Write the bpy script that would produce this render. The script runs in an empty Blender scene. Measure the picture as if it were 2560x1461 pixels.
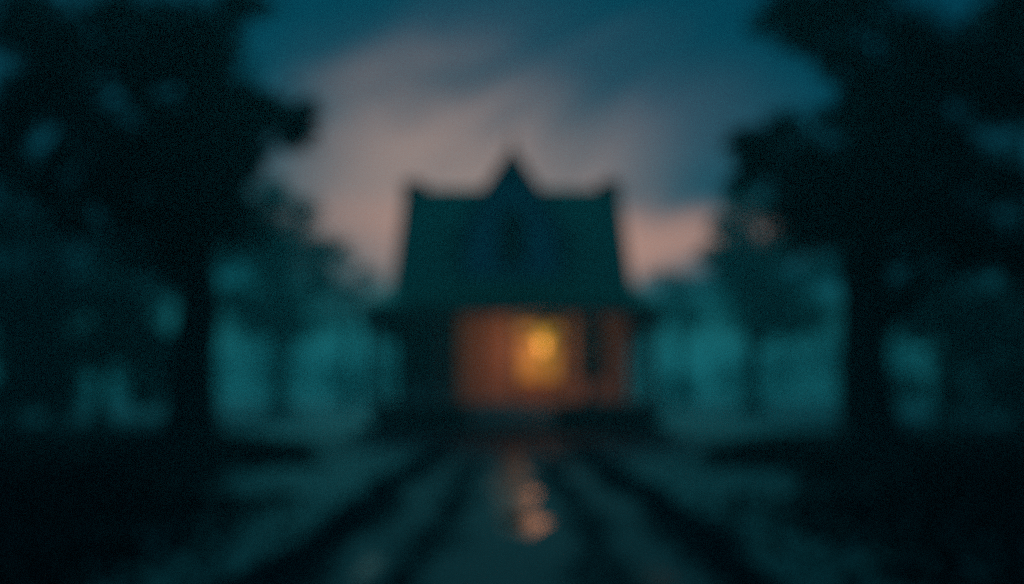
import bpy, math, random
import numpy as np
R = math.radians
random.seed(7); rng = np.random.default_rng(7)
scene = bpy.context.scene
C = scene.collection

# ------------------------------------------------------------------ camera
CAM_Z = 1.4
FPX = 2489.0                      # focal length in photograph pixels (35 mm lens)
HOR = 985.0                       # horizon row of the photograph
cam_d = bpy.data.cameras.new('camera'); cam = bpy.data.objects.new('camera', cam_d); C.objects.link(cam)
cam.location = (0, 0, CAM_Z); cam.rotation_euler = (R(90), 0, 0)
cam_d.lens = 35; cam_d.sensor_width = 36; cam_d.shift_y = (HOR - 730.5) / 2560
cam_d.clip_end = 3000
cam_d.dof.use_dof = True          # the photograph is focused on nothing in view: a wide lens set to arm's length
cam_d.dof.focus_distance = 0.88
cam_d.dof.aperture_fstop = 1.4
scene.camera = cam

# ------------------------------------------------------------------ sky
world = bpy.data.worlds.new('World'); scene.world = world; world.use_nodes = True
nt = world.node_tree; nt.nodes.clear()
def N(t, **k):
    n = nt.nodes.new(t)
    for a, b in k.items(): setattr(n, a, b)
    return n
def L(a, b): nt.links.new(a, b)
def math_n(op, a, b=None, clamp=False):
    n = N('ShaderNodeMath', operation=op, use_clamp=clamp)
    for i, v in enumerate((a, b)):
        if v is None: continue
        if isinstance(v, (int, float)): n.inputs[i].default_value = v
        else: L(v, n.inputs[i])
    return n.outputs[0]
def maprange(v, a, b, c=0.0, d=1.0):
    n = N('ShaderNodeMapRange', interpolation_type='SMOOTHSTEP')
    L(v, n.inputs[0])
    for i, x in enumerate((a, b, c, d)): n.inputs[i + 1].default_value = x
    return n.outputs[0]
def mixc(f, a, b, blend='MIX'):
    n = N('ShaderNodeMix', data_type='RGBA', blend_type=blend)
    for i, v in ((0, f), (6, a), (7, b)):
        if isinstance(v, (int, float)): n.inputs[i].default_value = v
        elif isinstance(v, tuple): n.inputs[i].default_value = (*v, 1)
        else: L(v, n.inputs[i])
    return n.outputs[2]
SUN_EL, SUN_ROT = R(1.5), R(-6)
sky = N('ShaderNodeTexSky', sky_type='NISHITA', sun_disc=False)
sky.sun_elevation = SUN_EL; sky.sun_rotation = SUN_ROT; sky.air_density = 1.0; sky.dust_density = 1.0; sky.ozone_density = 3.0
tc = N('ShaderNodeTexCoord')
sep = N('ShaderNodeSeparateXYZ'); L(tc.outputs['Generated'], sep.inputs[0])
dx, dy, dz = sep.outputs
den = math_n('ADD', math_n('MAXIMUM', dz, 0.0), 0.22)
comb = N('ShaderNodeCombineXYZ'); L(math_n('DIVIDE', dx, den), comb.inputs[0]); L(math_n('DIVIDE', dy, den), comb.inputs[1])
noi = N('ShaderNodeTexNoise'); noi.inputs['Scale'].default_value = 1.5; noi.inputs['Detail'].default_value = 5; noi.inputs['Roughness'].default_value = 0.5; noi.inputs['Distortion'].default_value = 0.4
mp = N('ShaderNodeMapping'); mp.inputs['Rotation'].default_value = (0, 0, R(24)); mp.inputs['Scale'].default_value = (0.62, 1.0, 1); mp.inputs['Location'].default_value = (2.2, 0.9, 0)
L(comb.outputs[0], mp.inputs[0]); L(mp.outputs[0], noi.inputs['Vector'])
cloud = maprange(noi.outputs[0], 0.36, 0.60)
# long thin cloud streaks climbing to the right
m1 = N('ShaderNodeMapping'); m1.inputs['Rotation'].default_value = (0, R(27), 0); L(tc.outputs['Generated'], m1.inputs[0])
m2 = N('ShaderNodeMapping'); m2.inputs['Scale'].default_value = (3.2, 3.2, 10.5); m2.inputs['Location'].default_value = (0.35, 0.0, 0.55); L(m1.outputs[0], m2.inputs[0])
no2 = N('ShaderNodeTexNoise'); no2.inputs['Scale'].default_value = 1.0; no2.inputs['Detail'].default_value = 5; no2.inputs['Roughness'].default_value = 0.55; no2.inputs['Distortion'].default_value = 0.5
L(m2.outputs[0], no2.inputs['Vector'])
streak = maprange(no2.outputs[0], 0.33, 0.67)
# wavy copy of the elevation, so that the afterglow has ragged cloud edges
wav = math_n('ADD', math_n('MULTIPLY', math_n('SUBTRACT', noi.outputs[0], 0.5), 0.10), math_n('MULTIPLY', math_n('SUBTRACT', streak, 0.5), -0.030))
ez = math_n('ADD', dz, wav)
front = maprange(dy, 0.0, 0.5)
def ell(cx, rx, cz, rz, a, b):
    u = math_n('DIVIDE', math_n('SUBTRACT', dx, cx), rx); v = math_n('DIVIDE', math_n('SUBTRACT', ez, cz), rz)
    r = math_n('SQRT', math_n('ADD', math_n('MULTIPLY', u, u), math_n('MULTIPLY', v, v)))
    return math_n('MULTIPLY', maprange(r, a, b), front)
glow = ell(-0.045, 0.21, 0.190, 0.122, 1.15, 0.12)     # afterglow round the set sun, behind the house
band = ell(0.06, 0.32, 0.158, 0.050, 1.1, 0.2)        # low salmon band over the woods
veil = ell(0.0, 0.29, 0.20, 0.165, 1.1, 0.2)            # grey-blue thin cloud round the glow
# clear sky: the physical sky through blue-green dusk air
base = mixc(maprange(dz, 0.05, 0.60), (0.0004, 0.050, 0.084), (0.0004, 0.044, 0.082))
phys = mixc(1.0, sky.outputs[0], (0.002, 0.034, 0.040), 'MULTIPLY')
base = mixc(0.25, base, phys)
skyc = mixc(math_n('MULTIPLY', veil, maprange(streak, 0.0, 1.0, 0.52, 0.92)), base, (0.075, 0.098, 0.142))
skyc = mixc(math_n('MULTIPLY', cloud, 0.35), skyc, (0.010, 0.085, 0.125))
skyc = mixc(math_n('MULTIPLY', glow, maprange(streak, 0.0, 1.0, 0.78, 1.0)), skyc, (0.375, 0.258, 0.222))
skyc = mixc(math_n('MULTIPLY', band, 0.9), skyc, (0.52, 0.275, 0.21))
# low mist band at the horizon
low = maprange(dz, 0.06, 0.125, 1.0, 0.0)
skyc = mixc(math_n('MULTIPLY', low, 0.92), skyc, (0.008, 0.088, 0.093))
bg = N('ShaderNodeBackground'); bg.inputs['Strength'].default_value = 1.0; L(skyc, bg.inputs['Color'])
out = N('ShaderNodeOutputWorld'); L(bg.outputs[0], out.inputs['Surface'])

# ------------------------------------------------------------------ sun (already down: the bright evening sky behind the house, broad and soft)
sd = bpy.data.lights.new('sun', 'SUN'); sun = bpy.data.objects.new('sun', sd); C.objects.link(sun)
sd.energy = 0.58; sd.angle = R(18); sd.color = (0.14, 0.92, 1.0)
sun.rotation_euler = (R(-(90-28)), 0, R(3)); sun.location = (0, 60, 30)

vs = scene.view_settings
vs.view_transform = 'Standard'; vs.look = 'None'; vs.exposure = 0.0; vs.gamma = 1.0; vs.use_curve_mapping = False
scene.render.engine = 'CYCLES'
scene.cycles.use_denoising = False     # the photograph has visible sensor grain
scene.cycles.use_adaptive_sampling = False; scene.cycles.max_bounces = 6; scene.cycles.diffuse_bounces = 3; scene.cycles.volume_bounces = 1
scene.cycles.sample_clamp_indirect = 3

# ------------------------------------------------------------------ materials
M = {}
def mat(name, col, rough=0.8, var=0.35, scale=6.0, bump=0.3, spec=0.3, col2=None, emit=None, es=0.0, metal=0.0, trans=0.0, thin=0.0):
    m = bpy.data.materials.new(name); m.use_nodes = True
    t = m.node_tree; b = t.nodes['Principled BSDF']
    b.inputs['Roughness'].default_value = rough; b.inputs['Specular IOR Level'].default_value = spec; b.inputs['Metallic'].default_value = metal
    tcn = t.nodes.new('ShaderNodeTexCoord'); nz = t.nodes.new('ShaderNodeTexNoise')
    nz.inputs['Scale'].default_value = scale; nz.inputs['Detail'].default_value = 6
    t.links.new(tcn.outputs['Object'], nz.inputs['Vector'])
    rp = t.nodes.new('ShaderNodeValToRGB')
    c2 = col2 or tuple(x * (1 - var) for x in col)
    rp.color_ramp.elements[0].position = 0.32; rp.color_ramp.elements[1].position = 0.68
    rp.color_ramp.elements[0].color = (*c2, 1); rp.color_ramp.elements[1].color = (*tuple(min(1, x * (1 + var * .5)) for x in col), 1)
    t.links.new(nz.outputs[0], rp.inputs[0]); t.links.new(rp.outputs[0], b.inputs['Base Color'])
    if bump:
        bp = t.nodes.new('ShaderNodeBump'); bp.inputs['Strength'].default_value = bump; bp.inputs['Distance'].default_value = 0.02
        t.links.new(nz.outputs[0], bp.inputs['Height']); t.links.new(bp.outputs[0], b.inputs['Normal'])
    if emit:
        b.inputs['Emission Color'].default_value = (*emit, 1); b.inputs['Emission Strength'].default_value = es
    if trans: b.inputs['Transmission Weight'].default_value = trans
    if thin:
        tr = t.nodes.new('ShaderNodeBsdfTranslucent'); mx = t.nodes.new('ShaderNodeMixShader'); mx.inputs[0].default_value = thin
        t.links.new(rp.outputs[0], tr.inputs['Color']); t.links.new(b.outputs[0], mx.inputs[1]); t.links.new(tr.outputs[0], mx.inputs[2])
        t.links.new(mx.outputs[0], t.nodes['Material Output'].inputs['Surface'])
    M[name] = m; return m
mat('lawn', (0.014, 0.15, 0.16), 0.75, 0.4, 1.6, 0.6, 0.12)
mat('gravel', (0.010, 0.050, 0.068), 0.8, 0.45, 22, 0.8, 0.1)
mat('puddle', (0.008, 0.02, 0.022), 0.25, 0.2, 5, 0.06, 0.022)
mat('grass', (0.014, 0.145, 0.155), 0.7, 0.4, 3, 0, 0.12)
mat('verge_grass', (0.014, 0.072, 0.088), 0.7, 0.4, 3, 0, 0.2)
mat('ivy_and_shade', (0.005, 0.018, 0.030), 0.8, 0.4, 3, 0, 0.1)
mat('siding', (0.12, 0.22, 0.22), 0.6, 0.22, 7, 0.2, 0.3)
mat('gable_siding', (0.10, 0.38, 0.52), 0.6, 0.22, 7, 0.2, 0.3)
mat('dark_trim', (0.03, 0.06, 0.07), 0.5, 0.2, 9, 0.15, 0.3)
mat('trim', (0.11, 0.17, 0.17), 0.5, 0.2, 9, 0.15, 0.3)
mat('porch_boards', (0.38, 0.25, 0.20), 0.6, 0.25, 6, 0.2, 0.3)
mat('slate', (0.05, 0.35, 0.25), 0.55, 0.35, 8, 0.5, 0.4)
mat('porch_slate', (0.06, 0.34, 0.21), 0.6, 0.35, 8, 0.5, 0.4)
mat('step_stone', (0.50, 0.45, 0.40), 0.5, 0.3, 5, 0.3, 0.4)
mat('kerb_stone', (0.05, 0.075, 0.075), 0.7, 0.4, 5, 0.4, 0.3)
mat('brick', (0.09, 0.12, 0.11), 0.8, 0.4, 14, 0.4, 0.2)
mat('dark_glass', (0.01, 0.016, 0.02), 0.2, 0.1, 2, 0.02, 0.5)
mat('door_wood', (0.26, 0.15, 0.10), 0.5, 0.3, 9, 0.2, 0.4)
mat('lit_glass', (0.22, 0.11, 0.05), 0.4, 0.15, 3, 0, 0.4, emit=(1.0, 0.42, 0.05), es=0.30)
mat('lamp_glass', (0.06, 0.035, 0.01), 0.4, 0.1, 3, 0, 0.4, emit=(1.0, 0.68, 0.04), es=0.40)
mat('iron', (0.02, 0.022, 0.024), 0.5, 0.2, 9, 0.1, 0.4, metal=0.6)
mat('bark', (0.009, 0.017, 0.026), 0.9, 0.4, 9, 0.8, 0.1)
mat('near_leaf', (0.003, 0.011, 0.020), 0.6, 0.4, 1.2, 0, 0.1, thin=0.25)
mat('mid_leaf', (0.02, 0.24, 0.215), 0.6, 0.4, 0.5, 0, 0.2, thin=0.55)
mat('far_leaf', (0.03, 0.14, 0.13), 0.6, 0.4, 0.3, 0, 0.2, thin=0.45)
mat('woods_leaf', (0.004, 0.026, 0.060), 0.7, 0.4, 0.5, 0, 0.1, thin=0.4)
mat('shrub_leaf', (0.07, 0.22, 0.25), 0.6, 0.4, 3, 0, 0.2, thin=0.4)

# ------------------------------------------------------------------ helpers
def PX(px, Y): return (px - 1280) * Y / FPX
def PZ(py, Y): return CAM_Z + (HOR - py) * Y / FPX
def tag(o, label=None, cat=None, group=None, kind=None):
    for k, v in (('label', label), ('category', cat), ('group', group), ('kind', kind)):
        if v: o[k] = v
    return o
def empty(name, loc, label, cat, group=None):
    o = bpy.data.objects.new(name, None); C.objects.link(o); o.location = loc; o.empty_display_size = 0.3
    return tag(o, label, cat, group)
def origin_of(p):
    x = np.zeros(3)
    while p is not None: x += np.array(p.location); p = p.parent
    return x
class MB:
    def __init__(s): s.v = []; s.f = []
    def add(s, vs_, fs):
        n = len(s.v); s.v += [tuple(map(float, v)) for v in vs_]; s.f += [tuple(i + n for i in f) for f in fs]; return s
    def box(s, x0, x1, y0, y1, z0, z1):
        return s.add([(x0,y0,z0),(x1,y0,z0),(x1,y1,z0),(x0,y1,z0),(x0,y0,z1),(x1,y0,z1),(x1,y1,z1),(x0,y1,z1)],
                     [(3,2,1,0),(4,5,6,7),(0,1,5,4),(1,2,6,5),(2,3,7,6),(3,0,4,7)])
    def prism_y(s, pts, y0, y1):      # outline in x,z pushed along y
        n = len(pts)
        return s.add([(x, y0, z) for x, z in pts] + [(x, y1, z) for x, z in pts],
                     [tuple(range(n)), tuple(range(2*n-1, n-1, -1))] + [(i, i+n, (i+1)%n+n, (i+1)%n) for i in range(n)])
    def prism_x(s, pts, x0, x1):      # outline in y,z pushed along x
        n = len(pts)
        return s.add([(x0, y, z) for y, z in pts] + [(x1, y, z) for y, z in pts],
                     [tuple(range(n)), tuple(range(2*n-1, n-1, -1))] + [(i, i+n, (i+1)%n+n, (i+1)%n) for i in range(n)])
    def tube(s, pts, rad, seg=8):
        P = [np.array(p, float) for p in pts]; n0 = len(s.v)
        for i, p in enumerate(P):
            d = P[min(i+1, len(P)-1)] - P[max(i-1, 0)]; d /= np.linalg.norm(d) + 1e-9
            a = np.cross(d, (0, 1, 0) if abs(d[1]) < .9 else (1, 0, 0)); a /= np.linalg.norm(a); b = np.cross(d, a)
            r = rad[i] if hasattr(rad, '__len__') else rad
            for k in range(seg):
                t = 2*math.pi*k/seg; s.v.append(tuple(p + r*(math.cos(t)*a + math.sin(t)*b)))
        for i in range(len(P)-1):
            for k in range(seg):
                s.f.append((n0+i*seg+k, n0+i*seg+(k+1)%seg, n0+(i+1)*seg+(k+1)%seg, n0+(i+1)*seg+k))
        s.f.append(tuple(n0+k for k in range(seg))[::-1]); s.f.append(tuple(n0+(len(P)-1)*seg+k for k in range(seg)))
        return s
    def lathe(s, prof, cx, cy, seg=12):
        return s.tube([(cx, cy, z) for r, z in prof], [r for r, z in prof], seg)
    def build(s, name, m, parent=None, smooth=False, bevel=0.0, loc=None):
        o0 = origin_of(parent) if parent is not None else np.array(loc if loc is not None else (0, 0, 0), float)
        me = bpy.data.meshes.new(name); me.from_pydata([tuple(np.array(v)-o0) for v in s.v], [], s.f); me.update()
        import bmesh
        bm = bmesh.new(); bm.from_mesh(me); bmesh.ops.recalc_face_normals(bm, faces=bm.faces[:]); bm.to_mesh(me); bm.free()
        me.materials.append(M[m])
        if smooth:
            me.polygons.foreach_set('use_smooth', [True]*len(me.polygons))
        o = bpy.data.objects.new(name, me); C.objects.link(o)
        if parent is not None: o.parent = parent
        elif loc is not None: o.location = loc
        if bevel:
            md = o.modifiers.new('bevel', 'BEVEL'); md.width = bevel; md.segments = 2; md.limit_method = 'ANGLE'
        return o
def quads(name, ctr, size, m, parent=None, loc=None, up=0.0, aspect=0.6):
    """leaf-sized diamonds at ctr with random orientation"""
    ctr = np.asarray(ctr, float); n = len(ctr)
    a = rng.normal(size=(n, 3)); a[:, 2] += up; a /= np.linalg.norm(a, axis=1)[:, None]
    b = np.cross(a, rng.normal(size=(n, 3))); b /= np.linalg.norm(b, axis=1)[:, None] + 1e-9
    sz = (np.asarray(size) * rng.uniform(.6, 1.4, n))[:, None]
    o0 = origin_of(parent) if parent is not None else np.array(loc if loc is not None else (0,0,0), float)
    v = np.stack([ctr - a*sz*.5, ctr + b*sz*.5*aspect, ctr + a*sz*.5, ctr - b*sz*.5*aspect], 1).reshape(-1, 3) - o0
    me = bpy.data.meshes.new(name)
    me.vertices.add(4*n); me.vertices.foreach_set('co', v.ravel())
    me.loops.add(4*n); me.loops.foreach_set('vertex_index', np.arange(4*n, dtype=np.int32))
    me.polygons.add(n); me.polygons.foreach_set('loop_start', np.arange(0, 4*n, 4, dtype=np.int32))
    me.update(calc_edges=True); me.materials.append(M[m])
    o = bpy.data.objects.new(name, me); C.objects.link(o)
    if parent is not None: o.parent = parent
    elif loc is not None: o.location = loc
    return o
def clump_points(c, r, n):
    p = rng.normal(size=(n, 3)); p /= np.linalg.norm(p, axis=1)[:, None]
    rad = rng.uniform(0, 1, n) ** 0.5; st = rng.uniform(0, 1, n) < .30; rad[st] *= rng.uniform(1.0, 1.6, st.sum())
    wob = 1 + .25*np.sin(3.1*p[:, 0]*2 + c[0]) * np.cos(2.7*p[:, 2]*2 + c[1])
    return np.array(c) + p * (rad*wob)[:, None] * np.array(r)

# ------------------------------------------------------------------ ground
def smooth01(a, b, x): t = np.clip((x-a)/(b-a), 0, 1); return t*t*(3-2*t)
mb = MB(); xs = np.concatenate([np.linspace(-300, -20, 12), np.linspace(-18, 18, 73), np.linspace(20, 300, 12)])
ys = np.concatenate([np.linspace(-40, 2, 6), np.linspace(3, 60, 90), np.linspace(65, 380, 16)])
def gz(x, y):
    w = smooth01(1.9, 4.0, abs(x)) * (1 - smooth01(31, 33, y) * (1 - smooth01(46, 50, y)) * (abs(x) < 9))
    return float(w * (0.05*math.sin(.8*x+.3*y) + 0.04*math.sin(1.7*y-.6*x)))
nv = len(xs)
mb.v = [(float(x), float(y), gz(x, y)) for y in ys for x in xs]
mb.f = [(j*nv+i, j*nv+i+1, (j+1)*nv+i+1, (j+1)*nv+i) for j in range(len(ys)-1) for i in range(nv-1)]
tag(mb.build('ground', 'lawn', smooth=True), 'dusky grass ground running out to the woods', kind='structure')
# driveway of wet gravel, with a forecourt before the house
mb = MB(); ysd = np.linspace(-6, 31.5, 120); xsd = np.linspace(-1.72, 1.72, 41)
def dz_(x, y): return 0.022 - 0.014*math.cos(x*math.pi/0.65) + 0.005*math.sin(2.1*y+x*3)
mb.v = [(float(x + .05*math.sin(y*.7)), float(y), max(0.004, dz_(x, y) + random.uniform(-.007, .007))) for y in ysd for x in xsd]; n = len(xsd)
mb.f = [(j*n+i, j*n+i+1, (j+1)*n+i+1, (j+1)*n+i) for j in range(len(ysd)-1) for i in range(n-1)]
tag(mb.build('driveway', 'gravel', smooth=True), 'wet gravel driveway leading straight to the porch steps', kind='structure')
mb = MB(); pts = [(7.2*math.cos(t), 31.2 + 2.4*math.sin(t)) for t in np.linspace(0, 2*math.pi, 40, endpoint=False)]
mb.add([(x, y, 0.032) for x, y in pts], [tuple(range(40))])
tag(mb.build('forecourt', 'gravel'), 'wet gravel forecourt in front of the house', kind='structure')

# ------------------------------------------------------------------ house
YT, YP, YW = 33.6, 35.4, 37.7       # terrace front, porch front, front wall
ZT, ZD = 0.30, 1.15                 # terrace top, porch deck
mb = MB().box(-5.35, 5.35, YT, 47.5, -0.3, ZT)
tag(mb.build('terrace', 'kerb_stone', bevel=.03), 'dark low stone terrace the house stands on', kind='structure')

house = empty('gothic_house', (0, YW, ZT), 'dark steep-roofed cottage with a pointed centre gable and a lit porch', 'house')
EZ = 5.75; RZ = PZ(487, 41.4); HW = 4.5; YR = 41.4; YB = 45.1
# walls: front with a door opening, sides, back
DX0, DX1, DZ1 = 0.12, 1.95, ZD + 3.0
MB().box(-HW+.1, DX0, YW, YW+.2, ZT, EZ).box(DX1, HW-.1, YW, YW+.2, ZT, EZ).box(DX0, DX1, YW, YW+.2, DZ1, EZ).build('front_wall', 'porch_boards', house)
side = [(YW+.2, ZT), (YB, ZT), (YB, EZ), (YR, RZ-.2), (YW+.2, EZ)]
for s in (-1, 1):
    MB().prism_x(side, s*(HW-.1), s*(HW-.3)).build('side_wall', 'siding', house)
MB().box(-HW+.3, HW-.3, YB-.2, YB, ZT, EZ).build('back_wall', 'siding', house)
# main roof, two slopes with thickness
for (y0, y1) in ((YW-.35, YR), (YB+.35, YR)):
    sg = -1 if y0 < y1 else 1
    k = (RZ-EZ)/(abs(YR-(YW if sg < 0 else YB)))
    z0 = EZ - .35*k
    MB().prism_x([(y0, z0), (y1, RZ), (y1, RZ+.16), (y0+sg*.05, z0+.16)], -HW, HW).build('roof_slope', 'slate', house)
MB().tube([(-HW, YR, RZ+.16), (HW, YR, RZ+.16)], .10, 8).build('ridge_cap', 'slate', house)
# chimneys at the two ends of the ridge
for s in (-1, 1):
    c = MB().box(s*4.08-.42, s*4.08+.42, YR-.4, YR+.4, RZ-1.6, RZ+.34).build('chimney', 'brick', house, bevel=.02)
    MB().box(s*4.08-.50, s*4.08+.50, YR-.48, YR+.48, RZ+.34, RZ+.46).build('chimney_cap', 'kerb_stone', c, bevel=.02)
    MB().lathe([(.13, RZ+.46), (.15, RZ+.50), (.11, RZ+.62), (.13, RZ+.64)], s*4.08, YR, 10).build('chimney_pot', 'brick', c)
# centre gable
GHW, GE, GP, YG = 1.98, 7.75, PZ(366, 37.5), YW-.12
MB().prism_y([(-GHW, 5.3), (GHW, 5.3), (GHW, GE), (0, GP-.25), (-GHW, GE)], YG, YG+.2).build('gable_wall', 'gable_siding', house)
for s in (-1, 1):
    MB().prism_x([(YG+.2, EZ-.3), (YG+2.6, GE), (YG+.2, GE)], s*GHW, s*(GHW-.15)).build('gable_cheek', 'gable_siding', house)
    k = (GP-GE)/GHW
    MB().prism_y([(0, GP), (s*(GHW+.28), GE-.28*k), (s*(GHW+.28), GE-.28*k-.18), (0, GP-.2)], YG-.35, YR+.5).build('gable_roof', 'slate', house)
    MB().prism_y([(0, GP-.04), (s*(GHW+.31), GE-.31*k-.04), (s*(GHW+.31), GE-.31*k-.42), (s*.9, GP-.9*k-.36), (0, GP-.5)], YG-.43, YG-.355).build('bargeboard', 'trim', house)
    pts = [(s*(GHW+.1)+.05*math.cos(a), GE-.6+.0*a) for a in (0,)]
MB().lathe([(.07, GP-.3), (.07, GP+.05), (.12, GP+.09), (.05, GP+.15), (.08, GP+.21), (.015, GP+.42)], 0, YG-.39, 10).build('finial', 'trim', house)
def lancet(cx, w, z0, z1, inset=0):
    h = w/2 - inset
    arch = [(cx-h, z0+inset), (cx+h, z0+inset), (cx+h, z1-w*.95)]
    for t in np.linspace(0, 1, 6)[1:]: arch.append((cx+h*math.cos(t*math.pi/2)**.8 if t < 1 else cx, z1-w*.95+(w*.95-inset)*math.sin(t*math.pi/2)))
    for t in np.linspace(1, 0, 6)[1:]: arch.append((cx-h*math.cos(t*math.pi/2)**.8, z1-w*.95+(w*.95-inset)*math.sin(t*math.pi/2)))
    return arch
zb, zt2 = PZ(655, YG), PZ(512, YG)
w = MB().prism_y(lancet(0, 1.02, zb, zt2), YG-.07, YG-.003).build('window', 'dark_trim', house)
for sx in (-1, 1):
    MB().prism_y(lancet(sx*.235, .43, zb+.09, zt2-.35), YG-.085, YG-.072).build('pane', 'dark_glass', w)
MB().box(-.62, .62, YG-.20, YG-.088, zb-.1, zb).build('sill', 'trim', w)
for sx in (-1, 1):   # pale corner boards of the gable
    MB().box(sx*(GHW-.12)-.11, sx*(GHW-.12)+.11, YG-.04, YG-.003, 5.4, GE-.05).build('corner_board', 'trim', house)
# porch roof: shed slope with hipped ends, fascia
PW = 5.22; ze, zt = PZ(756, YP-.4), 5.66
ye = YP-.42
MB().add([(-PW, ye, ze), (PW, ye, ze), (HW-.2, YW-.13, zt), (-HW+.2, YW-.13, zt),
          (-PW, ye, ze-.14), (PW, ye, ze-.14), (PW, 44.5, ze-.14), (-PW, 44.5, ze-.14), (PW, 44.5, ze), (-PW, 44.5, ze), (HW-.2, 44.5, zt), (-HW+.2, 44.5, zt)],
         [(0,1,2,3), (0,4,5,1), (1,5,6,8), (0,9,7,4), (1,8,10,2), (0,3,11,9), (4,7,6,5)]).build('porch_roof', 'porch_slate', house)
MB().box(-PW+.05, PW-.05, ye+.06, ye+.22, ze-.42, ze-.142).build('porch_beam', 'trim', house, bevel=.02)
for s in (-1, 1):
    MB().box(s*(PW-.06)-.08, s*(PW-.06)+.08, ye+.23, 44.4, ze-.42, ze-.143).build('porch_beam', 'trim', house, bevel=.02)
# porch deck, skirt
MB().box(-5.12, 5.12, YP, YW-.003, ZD-.14, ZD).build('porch_deck', 'step_stone', house, bevel=.02)
for s in (-1, 1):
    MB().box(min(s*5.12, s*4.42), max(s*5.12, s*4.42), YW+.003, 44.4, ZD-.14, ZD).build('porch_deck', 'step_stone', house, bevel=.02)
MB().box(-5.02, 5.02, YP+.12, YP+.3, ZT, ZD-.145).build('porch_skirt', 'kerb_stone', house)
# posts
def post(x, y, w=.24):
    p = MB().box(x-w/2, x+w/2, y-w/2, y+w/2, ZD, ze-.425).build('post', 'trim', house, bevel=.03)
    MB().box(x-w*.75, x+w*.75, y-w*.75, y+w*.75, ZD+.002, ZD+.38).build('post_base', 'trim', p, bevel=.02)
    MB().box(x-w*.72, x+w*.72, y-w*.72, y+w*.72, ze-.62, ze-.428).build('capital', 'trim', p, bevel=.02)
    for s in (-1, 1):
        a = [(x+s*w/2, ze-1.25), (x+s*(w/2+.1), ze-1.0), (x+s*(w/2+.42), ze-.43), (x+s*w/2, ze-.43)]
        MB().prism_y(a, y-.04, y+.04).build('bracket', 'trim', p)
for x in (PX(930, YP+.2), PX(1100, YP+.2), PX(1474, YP+.2), PX(1636, YP+.2)): post(x, YP+.2)
for s in (-1, 1):
    for y in (39.6, 43.6): post(s*5.0, y, .2)
# projecting bay left of the entrance
BX0, BX1, BY = PX(1004, 36.3), PX(1150, 36.3), 36.25
bay = MB().box(BX0, BX1, BY, YW-.003, ZD+.002, ze-.16).build('bay', 'siding', house, bevel=.02)
for k in range(3):
    x0 = BX0+.18+k*.62
    MB().box(x0, x0+.5, BY-.05, BY-.003, ZD+.75, ZD+2.6).build('bay_window', 'dark_glass', bay)
# window right of the door
w = MB().box(PX(1438, YW), PX(1510, YW), YW-.06, YW-.003, ZD+.8, ZD+2.75).build('window', 'trim', house)
MB().box(PX(1438, YW)+.07, PX(1510, YW)-.07, YW-.075, YW-.063, ZD+.88, ZD+2.62).build('pane', 'dark_glass', w)
# entrance: lit glazed door, transom
d = MB().box(DX0+.04, DX1-.04, YW+.06, YW+.11, ZD+.02, DZ1-.62).build('door', 'door_wood', house)
MB().box(DX0+.16, (DX0+DX1)/2-.05, YW+.03, YW+.057, ZD+.75, DZ1-.78).build('pane', 'lit_glass', d)
MB().box((DX0+DX1)/2+.05, DX1-.16, YW+.03, YW+.057, ZD+.75, DZ1-.78).build('pane', 'lit_glass', d)
MB().tube([((DX0+DX1)/2+.0, YW-.02, ZD+1.0), ((DX0+DX1)/2+.0, YW+.05, ZD+1.0)], .035, 8).build('handle', 'iron', d)
t = MB().box(DX0+.04, DX1-.04, YW+.06, YW+.11, DZ1-.58, DZ1-.04).build('transom', 'trim', house)
MB().box(DX0+.12, DX1-.12, YW+.03, YW+.057, DZ1-.5, DZ1-.12).build('pane', 'lit_glass', t)
MB().box(DX0-.14, DX0-.003, YW-.05, YW+.12, ZD, DZ1+.14).box(DX1+.003, DX1+.14, YW-.05, YW+.12, ZD, DZ1+.14).box(DX0-.003, DX1+.003, YW-.05, YW+.12, DZ1+.003, DZ1+.14).build('door_frame', 'trim', house)
# stair
SX0, SX1 = PX(1172, 34.8), PX(1386, 34.8)
nst = 5; rise = (ZD-ZT)/nst; run = (YP-YT-.25)/nst
for k in range(nst-1):
    MB().box(SX0, SX1, YT+.25+k*run, YP-.003 if k == 0 else YP-.003, ZT+k*rise+(.002 if k else 0), ZT+(k+1)*rise).build('step', 'step_stone', house, bevel=.015)
for x0, x1 in ((SX0-.36, SX0-.004), (SX1+.004, SX1+.36)):
    w = MB().prism_x([(YT+.2, ZT), (YP-.003, ZT), (YP-.003, ZD-.01), (YT+.7, ZD-.22), (YT+.2, ZD-.22)], x0, x1).build('stair_wall', 'kerb_stone', house, bevel=.02)
    MB().box(x0-.03, x1+.03 if x1 < 0 else x1+.03, YT+.16, YT+.72, ZD-.218, ZD-.12).build('stair_wall_cap', 'kerb_stone', w, bevel=.02)

# porch lantern, lit
LX, LY, LZ = PX(1358, 37.0), 37.0, PZ(848, 37.0)
lan = empty('hanging_lantern', (LX, LY, LZ-.72), 'glowing yellow lantern hanging under the porch roof before the door', 'lantern')
MB().lathe([(.18, LZ-.62), (.27, LZ-.15), (.27, LZ+.25), (.18, LZ+.32)], LX, LY, 6).build('glass', 'lamp_glass', lan)
MB().lathe([(.30, LZ+.325), (.08, LZ+.46), (.03, LZ+.5)], LX, LY, 6).build('hood', 'iron', lan)
MB().lathe([(.05, LZ-.72), (.18, LZ-.65), (.19, LZ-.623)], LX, LY, 6).build('base', 'iron', lan)
MB().tube([(LX, LY, LZ+.49), (LX, LY, ze-.145)], .012, 6).build('chain', 'iron', lan)
ld = bpy.data.lights.new('lantern_light', 'POINT'); lo = bpy.data.objects.new('lantern_light', ld); C.objects.link(lo)
lo.location = (LX-.12, LY-.42, LZ-.30); ld.energy = 115; ld.color = (1.0, 0.34, 0.15); ld.shadow_soft_size = .25

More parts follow.
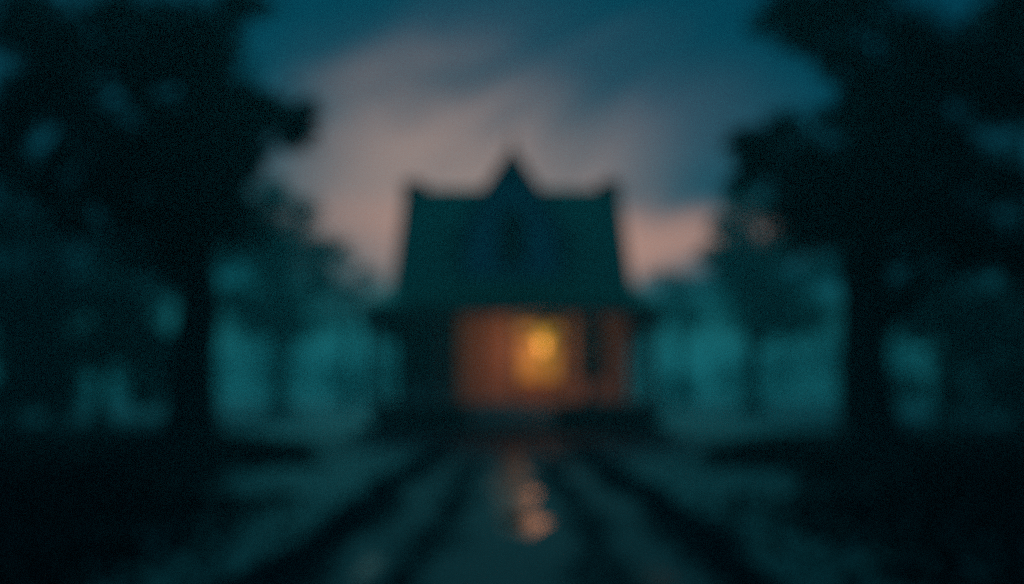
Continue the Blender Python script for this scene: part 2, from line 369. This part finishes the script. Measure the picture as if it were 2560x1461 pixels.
# ------------------------------------------------------------------ shrubs along the porch
def shrub(px, Y, w, h, label, m='shrub_leaf', z0=0.0, group='shrubs along the foot of the house'):
    x = PX(px, Y); e = empty('shrub', (x, Y, z0), label, 'shrub', group)
    st = MB()
    for k in range(5):
        a = k*1.26; st.tube([(x, Y, z0), (x+.3*w*math.cos(a), Y+.3*w*math.sin(a), z0+h*.6)], [.025, .01], 5)
    st.build('stem', 'bark', e)
    P = np.concatenate([clump_points((x+rng.uniform(-.5,.5)*w, Y+rng.uniform(-.3,.3)*w, z0+h*rng.uniform(.32,.62)), (w*.48, w*.4, h*.36), 420) for _ in range(6)])
    P[:, 2] = np.maximum(P[:, 2], z0+.05)
    quads('foliage', P, .10, m, e)
shrub(965, 34.5, .85, .85, 'low dark shrub at the left corner of the terrace', z0=ZT)
shrub(1062, 34.6, .7, .80, 'dark rounded shrub below the left porch rail, second from the left corner', z0=ZT)
shrub(1130, 34.5, .45, .7, 'small shrub against the left stair wall', z0=ZT)
shrub(1460, 34.6, .55, .78, 'lamplit shrub against the right stair wall', z0=ZT)
shrub(1530, 34.6, .65, .68, 'reddish lit shrub below the right porch post', z0=ZT)
shrub(1612, 34.5, .85, .78, 'low dark shrub at the right corner of the terrace', z0=ZT)

# ------------------------------------------------------------------ trees
def tree(name, px, Y, trunk_w, clumps, leaf, leaf_m, density, label, group, limb_n=6, lean=0, top_py=100, bark='bark'):
    """clumps: (px, py, radius in px, depth offset in m) of the leaf masses at distance Y"""
    s = Y/FPX; x = PX(px, Y)
    e = empty(name, (x, Y, 0), label, 'tree', group)
    zt_ = PZ(top_py, Y)
    zs = [-.15, .25, .8, 2.0, zt_*.35, zt_*.6, zt_*.85, zt_]
    rs = [trunk_w*1.15, trunk_w*.82, trunk_w*.6, trunk_w*.5, trunk_w*.46, trunk_w*.36, trunk_w*.2, trunk_w*.06]
    MB().tube([(x+lean*(z/zt_)+.12*math.sin(z*1.1+px)*(z > 1), Y+.1*math.sin(z*.8), z) for z in zs], rs, 14).build('trunk', bark, e, smooth=True)
    for k in range(6):   # root flare
        a = k*1.05+.4; r = trunk_w
        MB().tube([(x+.35*r*math.cos(a), Y+.35*r*math.sin(a), .55*r), (x+.95*r*math.cos(a), Y+.95*r*math.sin(a), .16*r), (x+1.7*r*math.cos(a), Y+1.7*r*math.sin(a), -.08)], [.3*r, .22*r, .08*r], 7).build('root', bark, e, smooth=True)
    P = []
    for (cx, cy, r, off) in clumps:
        rr = r*s; Yc = Y+off; c = np.array((PX(cx, Yc), Yc, PZ(cy, Yc)))
        for _ in range(4):
            cc = c + rng.normal(size=3)*rr*.38; ru = rr*rng.uniform(.5, .85)
            P.append(clump_points(cc, (ru, ru*1.1, ru*.75), max(30, int(density*ru*ru/(leaf*leaf)))))
        b0 = np.array((x+lean*.3, Y, min(max(c[2]-rr-1.2, 2.4), zt_*.75)))
        mid = (b0+c)/2 + np.array((0, 0, .35*rr)) + rng.normal(size=3)*.2
        th = trunk_w*rng.uniform(.15, .24)
        MB().tube([b0, (b0+mid)/2+rng.normal(size=3)*.1, mid, (mid+c)/2+rng.normal(size=3)*.12, c], [th, th*.85, th*.6, th*.4, th*.12], 8).build('limb', bark, e, smooth=True)
    quads('crown', np.concatenate(P), leaf, leaf_m, e)
    return e
G = 'big trees framing the house'
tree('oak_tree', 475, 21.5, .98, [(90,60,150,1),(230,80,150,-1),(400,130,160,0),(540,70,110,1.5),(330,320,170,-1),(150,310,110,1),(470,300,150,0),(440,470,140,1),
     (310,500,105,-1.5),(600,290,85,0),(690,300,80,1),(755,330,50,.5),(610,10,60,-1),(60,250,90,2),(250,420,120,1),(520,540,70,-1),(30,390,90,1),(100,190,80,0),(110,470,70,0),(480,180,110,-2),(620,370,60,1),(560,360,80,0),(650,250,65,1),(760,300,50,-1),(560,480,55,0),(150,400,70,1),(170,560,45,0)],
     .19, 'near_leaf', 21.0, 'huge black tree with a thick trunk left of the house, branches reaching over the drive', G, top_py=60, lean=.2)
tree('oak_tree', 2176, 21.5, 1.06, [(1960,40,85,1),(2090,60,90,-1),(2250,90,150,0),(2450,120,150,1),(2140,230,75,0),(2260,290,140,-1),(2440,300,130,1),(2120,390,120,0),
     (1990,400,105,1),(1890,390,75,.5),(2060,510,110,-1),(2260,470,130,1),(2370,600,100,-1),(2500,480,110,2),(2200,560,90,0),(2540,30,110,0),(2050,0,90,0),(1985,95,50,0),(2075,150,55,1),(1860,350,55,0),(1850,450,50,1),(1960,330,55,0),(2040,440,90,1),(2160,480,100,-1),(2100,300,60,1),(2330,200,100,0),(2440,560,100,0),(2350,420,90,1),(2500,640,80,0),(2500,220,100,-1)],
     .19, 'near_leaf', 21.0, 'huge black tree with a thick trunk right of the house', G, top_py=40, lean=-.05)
G = 'hazy trees on either side of the house'
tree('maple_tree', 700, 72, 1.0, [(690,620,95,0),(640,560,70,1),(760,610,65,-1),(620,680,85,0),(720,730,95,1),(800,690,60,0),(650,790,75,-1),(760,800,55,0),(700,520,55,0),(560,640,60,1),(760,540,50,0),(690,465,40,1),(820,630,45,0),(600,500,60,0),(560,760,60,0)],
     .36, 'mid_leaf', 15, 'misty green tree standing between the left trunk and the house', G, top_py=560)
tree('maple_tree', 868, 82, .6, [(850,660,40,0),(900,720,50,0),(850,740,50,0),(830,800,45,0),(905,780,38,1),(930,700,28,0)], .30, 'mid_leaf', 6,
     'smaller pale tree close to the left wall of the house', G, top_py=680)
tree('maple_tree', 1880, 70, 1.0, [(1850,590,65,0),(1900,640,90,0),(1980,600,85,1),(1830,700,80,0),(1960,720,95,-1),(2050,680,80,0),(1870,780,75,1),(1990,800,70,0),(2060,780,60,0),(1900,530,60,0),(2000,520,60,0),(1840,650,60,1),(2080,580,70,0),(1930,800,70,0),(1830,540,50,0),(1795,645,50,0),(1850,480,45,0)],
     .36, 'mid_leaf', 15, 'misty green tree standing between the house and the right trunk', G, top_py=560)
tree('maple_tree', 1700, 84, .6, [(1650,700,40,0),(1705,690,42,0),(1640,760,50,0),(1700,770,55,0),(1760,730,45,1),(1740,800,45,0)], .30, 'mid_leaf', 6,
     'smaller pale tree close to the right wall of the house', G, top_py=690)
G = 'dark trees at the edges of the garden'
tree('dark_tree', 250, 44, .5, [(250,680,120,0),(330,760,100,1),(150,780,110,0),(260,860,110,0),(350,900,90,1),(330,640,80,0),(80,900,90,0),(180,980,80,0),(350,1000,60,0),(395,720,75,0),(400,640,55,0),(400,850,75,0),(300,820,95,1),(400,960,60,0)], .26, 'woods_leaf', 16,
     'dark leafy tree filling the gap left of the big left trunk', G, top_py=640)
tree('dark_tree', 140, 50, .5, [(130,620,80,0),(100,760,100,0),(180,880,90,1),(120,960,80,0),(210,760,80,0),(230,580,70,0),(130,400,60,0),(150,490,65,0),(40,300,70,0),(60,480,60,0)], .26, 'woods_leaf', 14, 'dark leafy tree second from the left edge, behind its neighbours', G, top_py=540)
tree('dark_tree', 20, 40, .5, [(20,560,120,0),(90,700,110,0),(-40,760,120,0),(30,880,120,0),(60,990,90,0),(-60,640,120,1),(20,430,110,0),(70,290,90,1),(10,160,120,0),(130,560,60,0)], .26, 'woods_leaf', 16, 'dark leafy tree cut off by the left edge of the picture', G, top_py=220)
tree('dark_tree', 2360, 44, .5, [(2330,700,110,0),(2420,680,110,1),(2300,800,80,0),(2420,800,110,0),(2350,880,70,0),(2460,900,90,0),(2290,960,60,0),(2400,990,80,0),(2290,600,80,0),(2255,690,60,0),(2360,560,70,0)], .26, 'woods_leaf', 12,
     'dark leafy tree right of the big right trunk', G, top_py=640)
tree('dark_tree', 2560, 40, .5, [(2540,620,120,0),(2580,780,120,0),(2520,900,110,0),(2560,1000,90,0),(2480,740,90,1),(2600,560,120,0),(2500,420,110,0),(2540,270,120,0),(2400,540,80,1),(2560,120,120,0),(2420,200,80,0)], .26, 'woods_leaf', 16, 'dark leafy tree cut off by the right edge of the picture', G, top_py=220)

# far wood: one hazy mass
P = []
for x in np.linspace(-190, 190, 150):
    Y = 165 + rng.uniform(-18, 30); px = 1280 + x*FPX/Y
    h = 12 + 4*math.sin(x*.13) + rng.uniform(-2, 2)
    if 690 < px < 900 or 1650 < px < 1800: h *= .62
    P.append(clump_points((x, Y, h*.5), (2.8, 2.8, h*.55), 420))
P = np.concatenate(P); P[:, 2] = np.maximum(P[:, 2], .1)
tag(quads('far_woods', P, .6, 'far_leaf'), 'pale hazy line of woods far behind the house', 'woods', kind='stuff')

# ------------------------------------------------------------------ undergrowth, grass
def scatter(n, f):
    o = []
    while len(o) < n:
        p = f()
        if p is not None: o.append(p)
    return np.array(o)
for s, lab in ((-1, 'dark low undergrowth under the big left tree, with dark weeds added as shade on the near lawn'), (1, 'dark low undergrowth under the big right tree, with dark weeds added as shade on the near lawn')):
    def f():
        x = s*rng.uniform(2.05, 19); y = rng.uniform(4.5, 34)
        if y < 12.8:  # near lawn: dark weeds added in place of shade, thicker away from the drive
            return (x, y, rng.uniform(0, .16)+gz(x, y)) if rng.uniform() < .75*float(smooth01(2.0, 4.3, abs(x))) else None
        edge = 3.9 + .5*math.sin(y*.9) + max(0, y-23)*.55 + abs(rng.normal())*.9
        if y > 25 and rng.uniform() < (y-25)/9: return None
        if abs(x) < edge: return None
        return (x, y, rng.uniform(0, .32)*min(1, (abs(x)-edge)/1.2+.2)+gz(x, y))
    tag(quads('undergrowth', scatter(52000, f), .15, 'ivy_and_shade'), lab, 'undergrowth', kind='stuff')
def blades(name, pts, h, m, label, w=.012):
    pts = np.asarray(pts); n = len(pts)
    a = rng.uniform(0, 2*math.pi, n); d = np.stack([np.cos(a), np.sin(a), 0*a], 1)
    l = rng.normal(size=(n, 3))*.3; l[:, 2] = 1
    hh = (h*rng.uniform(.5, 1.3, n))[:, None]
    v = np.stack([pts-d*w, pts+d*w, pts+l*hh], 1).reshape(-1, 3)
    me = bpy.data.meshes.new(name); me.vertices.add(3*n); me.vertices.foreach_set('co', v.ravel())
    me.loops.add(3*n); me.loops.foreach_set('vertex_index', np.arange(3*n, dtype=np.int32))
    me.polygons.add(n); me.polygons.foreach_set('loop_start', np.arange(0, 3*n, 3, dtype=np.int32))
    me.update(calc_edges=True); me.materials.append(M[m])
    o = bpy.data.objects.new(name, me); C.objects.link(o)
    return tag(o, label, 'grass', kind='stuff')
def f():
    y = 4.5+28*rng.uniform(0, 1)**1.6; x = rng.uniform(-1, 1)*(1.5+.56*y)
    return (x, y, gz(x, y)-.005) if abs(x) > 1.98 else None
blades('lawn_grass', scatter(45000, f), .055, 'grass', 'short damp grass on the lawn beside the drive')
for s, lab in ((-1, 'dark strip of tall grass along the left edge of the drive'), (1, 'dark strip of tall grass along the right edge of the drive')):
    y = 3.5+23*rng.uniform(0, 1, 16000)**1.1
    x = s*(1.77+rng.normal(size=16000)*(.16+.05*np.sin(y*1.3+s)))+.05*np.sin(y*.7)+.03*np.sin(y*.43+2*s)
    blades('verge_grass', np.stack([x, y, 0*x], 1), .08, 'verge_grass', lab, .014)
for s, lab in ((-1, 'thin dark strip of grass left of the middle of the drive'), (1, 'thin dark strip of grass right of the middle of the drive')):
    y = 3.5+17*rng.uniform(0, 1, 9000)**1.3
    x = s*(.73+rng.normal(size=9000)*(.12+.04*np.sin(y*1.7+2*s)))+.05*np.sin(y*.7)+.025*np.sin(y*.61+s)
    blades('drive_grass', np.stack([x, y, 0*x], 1), .07, 'verge_grass', lab, .012)
# puddles in the wheel tracks
def puddle(px, py, rx, ry, label):
    Y = CAM_Z*FPX/(py-HOR); x = PX(px, Y)
    pts = [(rx*math.cos(t)*(1+.18*math.sin(3*t+px)), ry*math.sin(t)*(1+.15*math.cos(2*t+px)), 0) for t in np.linspace(0, 2*math.pi, 28, endpoint=False)]
    mb = MB(); mb.add([(x+a, Y+b, .019) for a, b, c in pts], [tuple(range(28))])
    tag(mb.build('puddle', 'puddle', loc=(x, Y, .019)), label, 'puddle', 'puddles on the drive', kind='thing')
puddle(950, 1430, .20, .65, 'pale puddle in the left wheel track at the bottom of the picture')
puddle(1630, 1445, .16, .5, 'faint puddle in the right wheel track at the bottom of the picture')
puddle(1300, 1130, .8, 1.7, 'broad puddle at the foot of the steps glowing with lantern light')
puddle(1285, 1200, .34, 5.2, 'long narrow puddle down the middle of the drive')
puddle(1308, 1315, .28, .85, 'small puddle in the middle of the drive catching the lantern reflection')
# ------------------------------------------------------------------ haze
mb = MB().box(-310, 310, -45, 390, -1.5, 16)
hz = mb.build('haze', 'iron'); hz.data.materials.clear()
hm = bpy.data.materials.new('haze'); hm.use_nodes = True; t = hm.node_tree; t.nodes.clear()
o_ = t.nodes.new('ShaderNodeOutputMaterial'); v_ = t.nodes.new('ShaderNodeVolumePrincipled')
v_.inputs['Color'].default_value = (0.25, 0.92, 1.0, 1); v_.inputs['Density'].default_value = 0.0017; v_.inputs['Anisotropy'].default_value = 0.5
t.links.new(v_.outputs[0], o_.inputs['Volume']); hz.data.materials.append(hm)
tag(hz, 'thin blue-green evening mist filling the garden', 'haze', kind='stuff'); hz.display_type = 'WIRE'
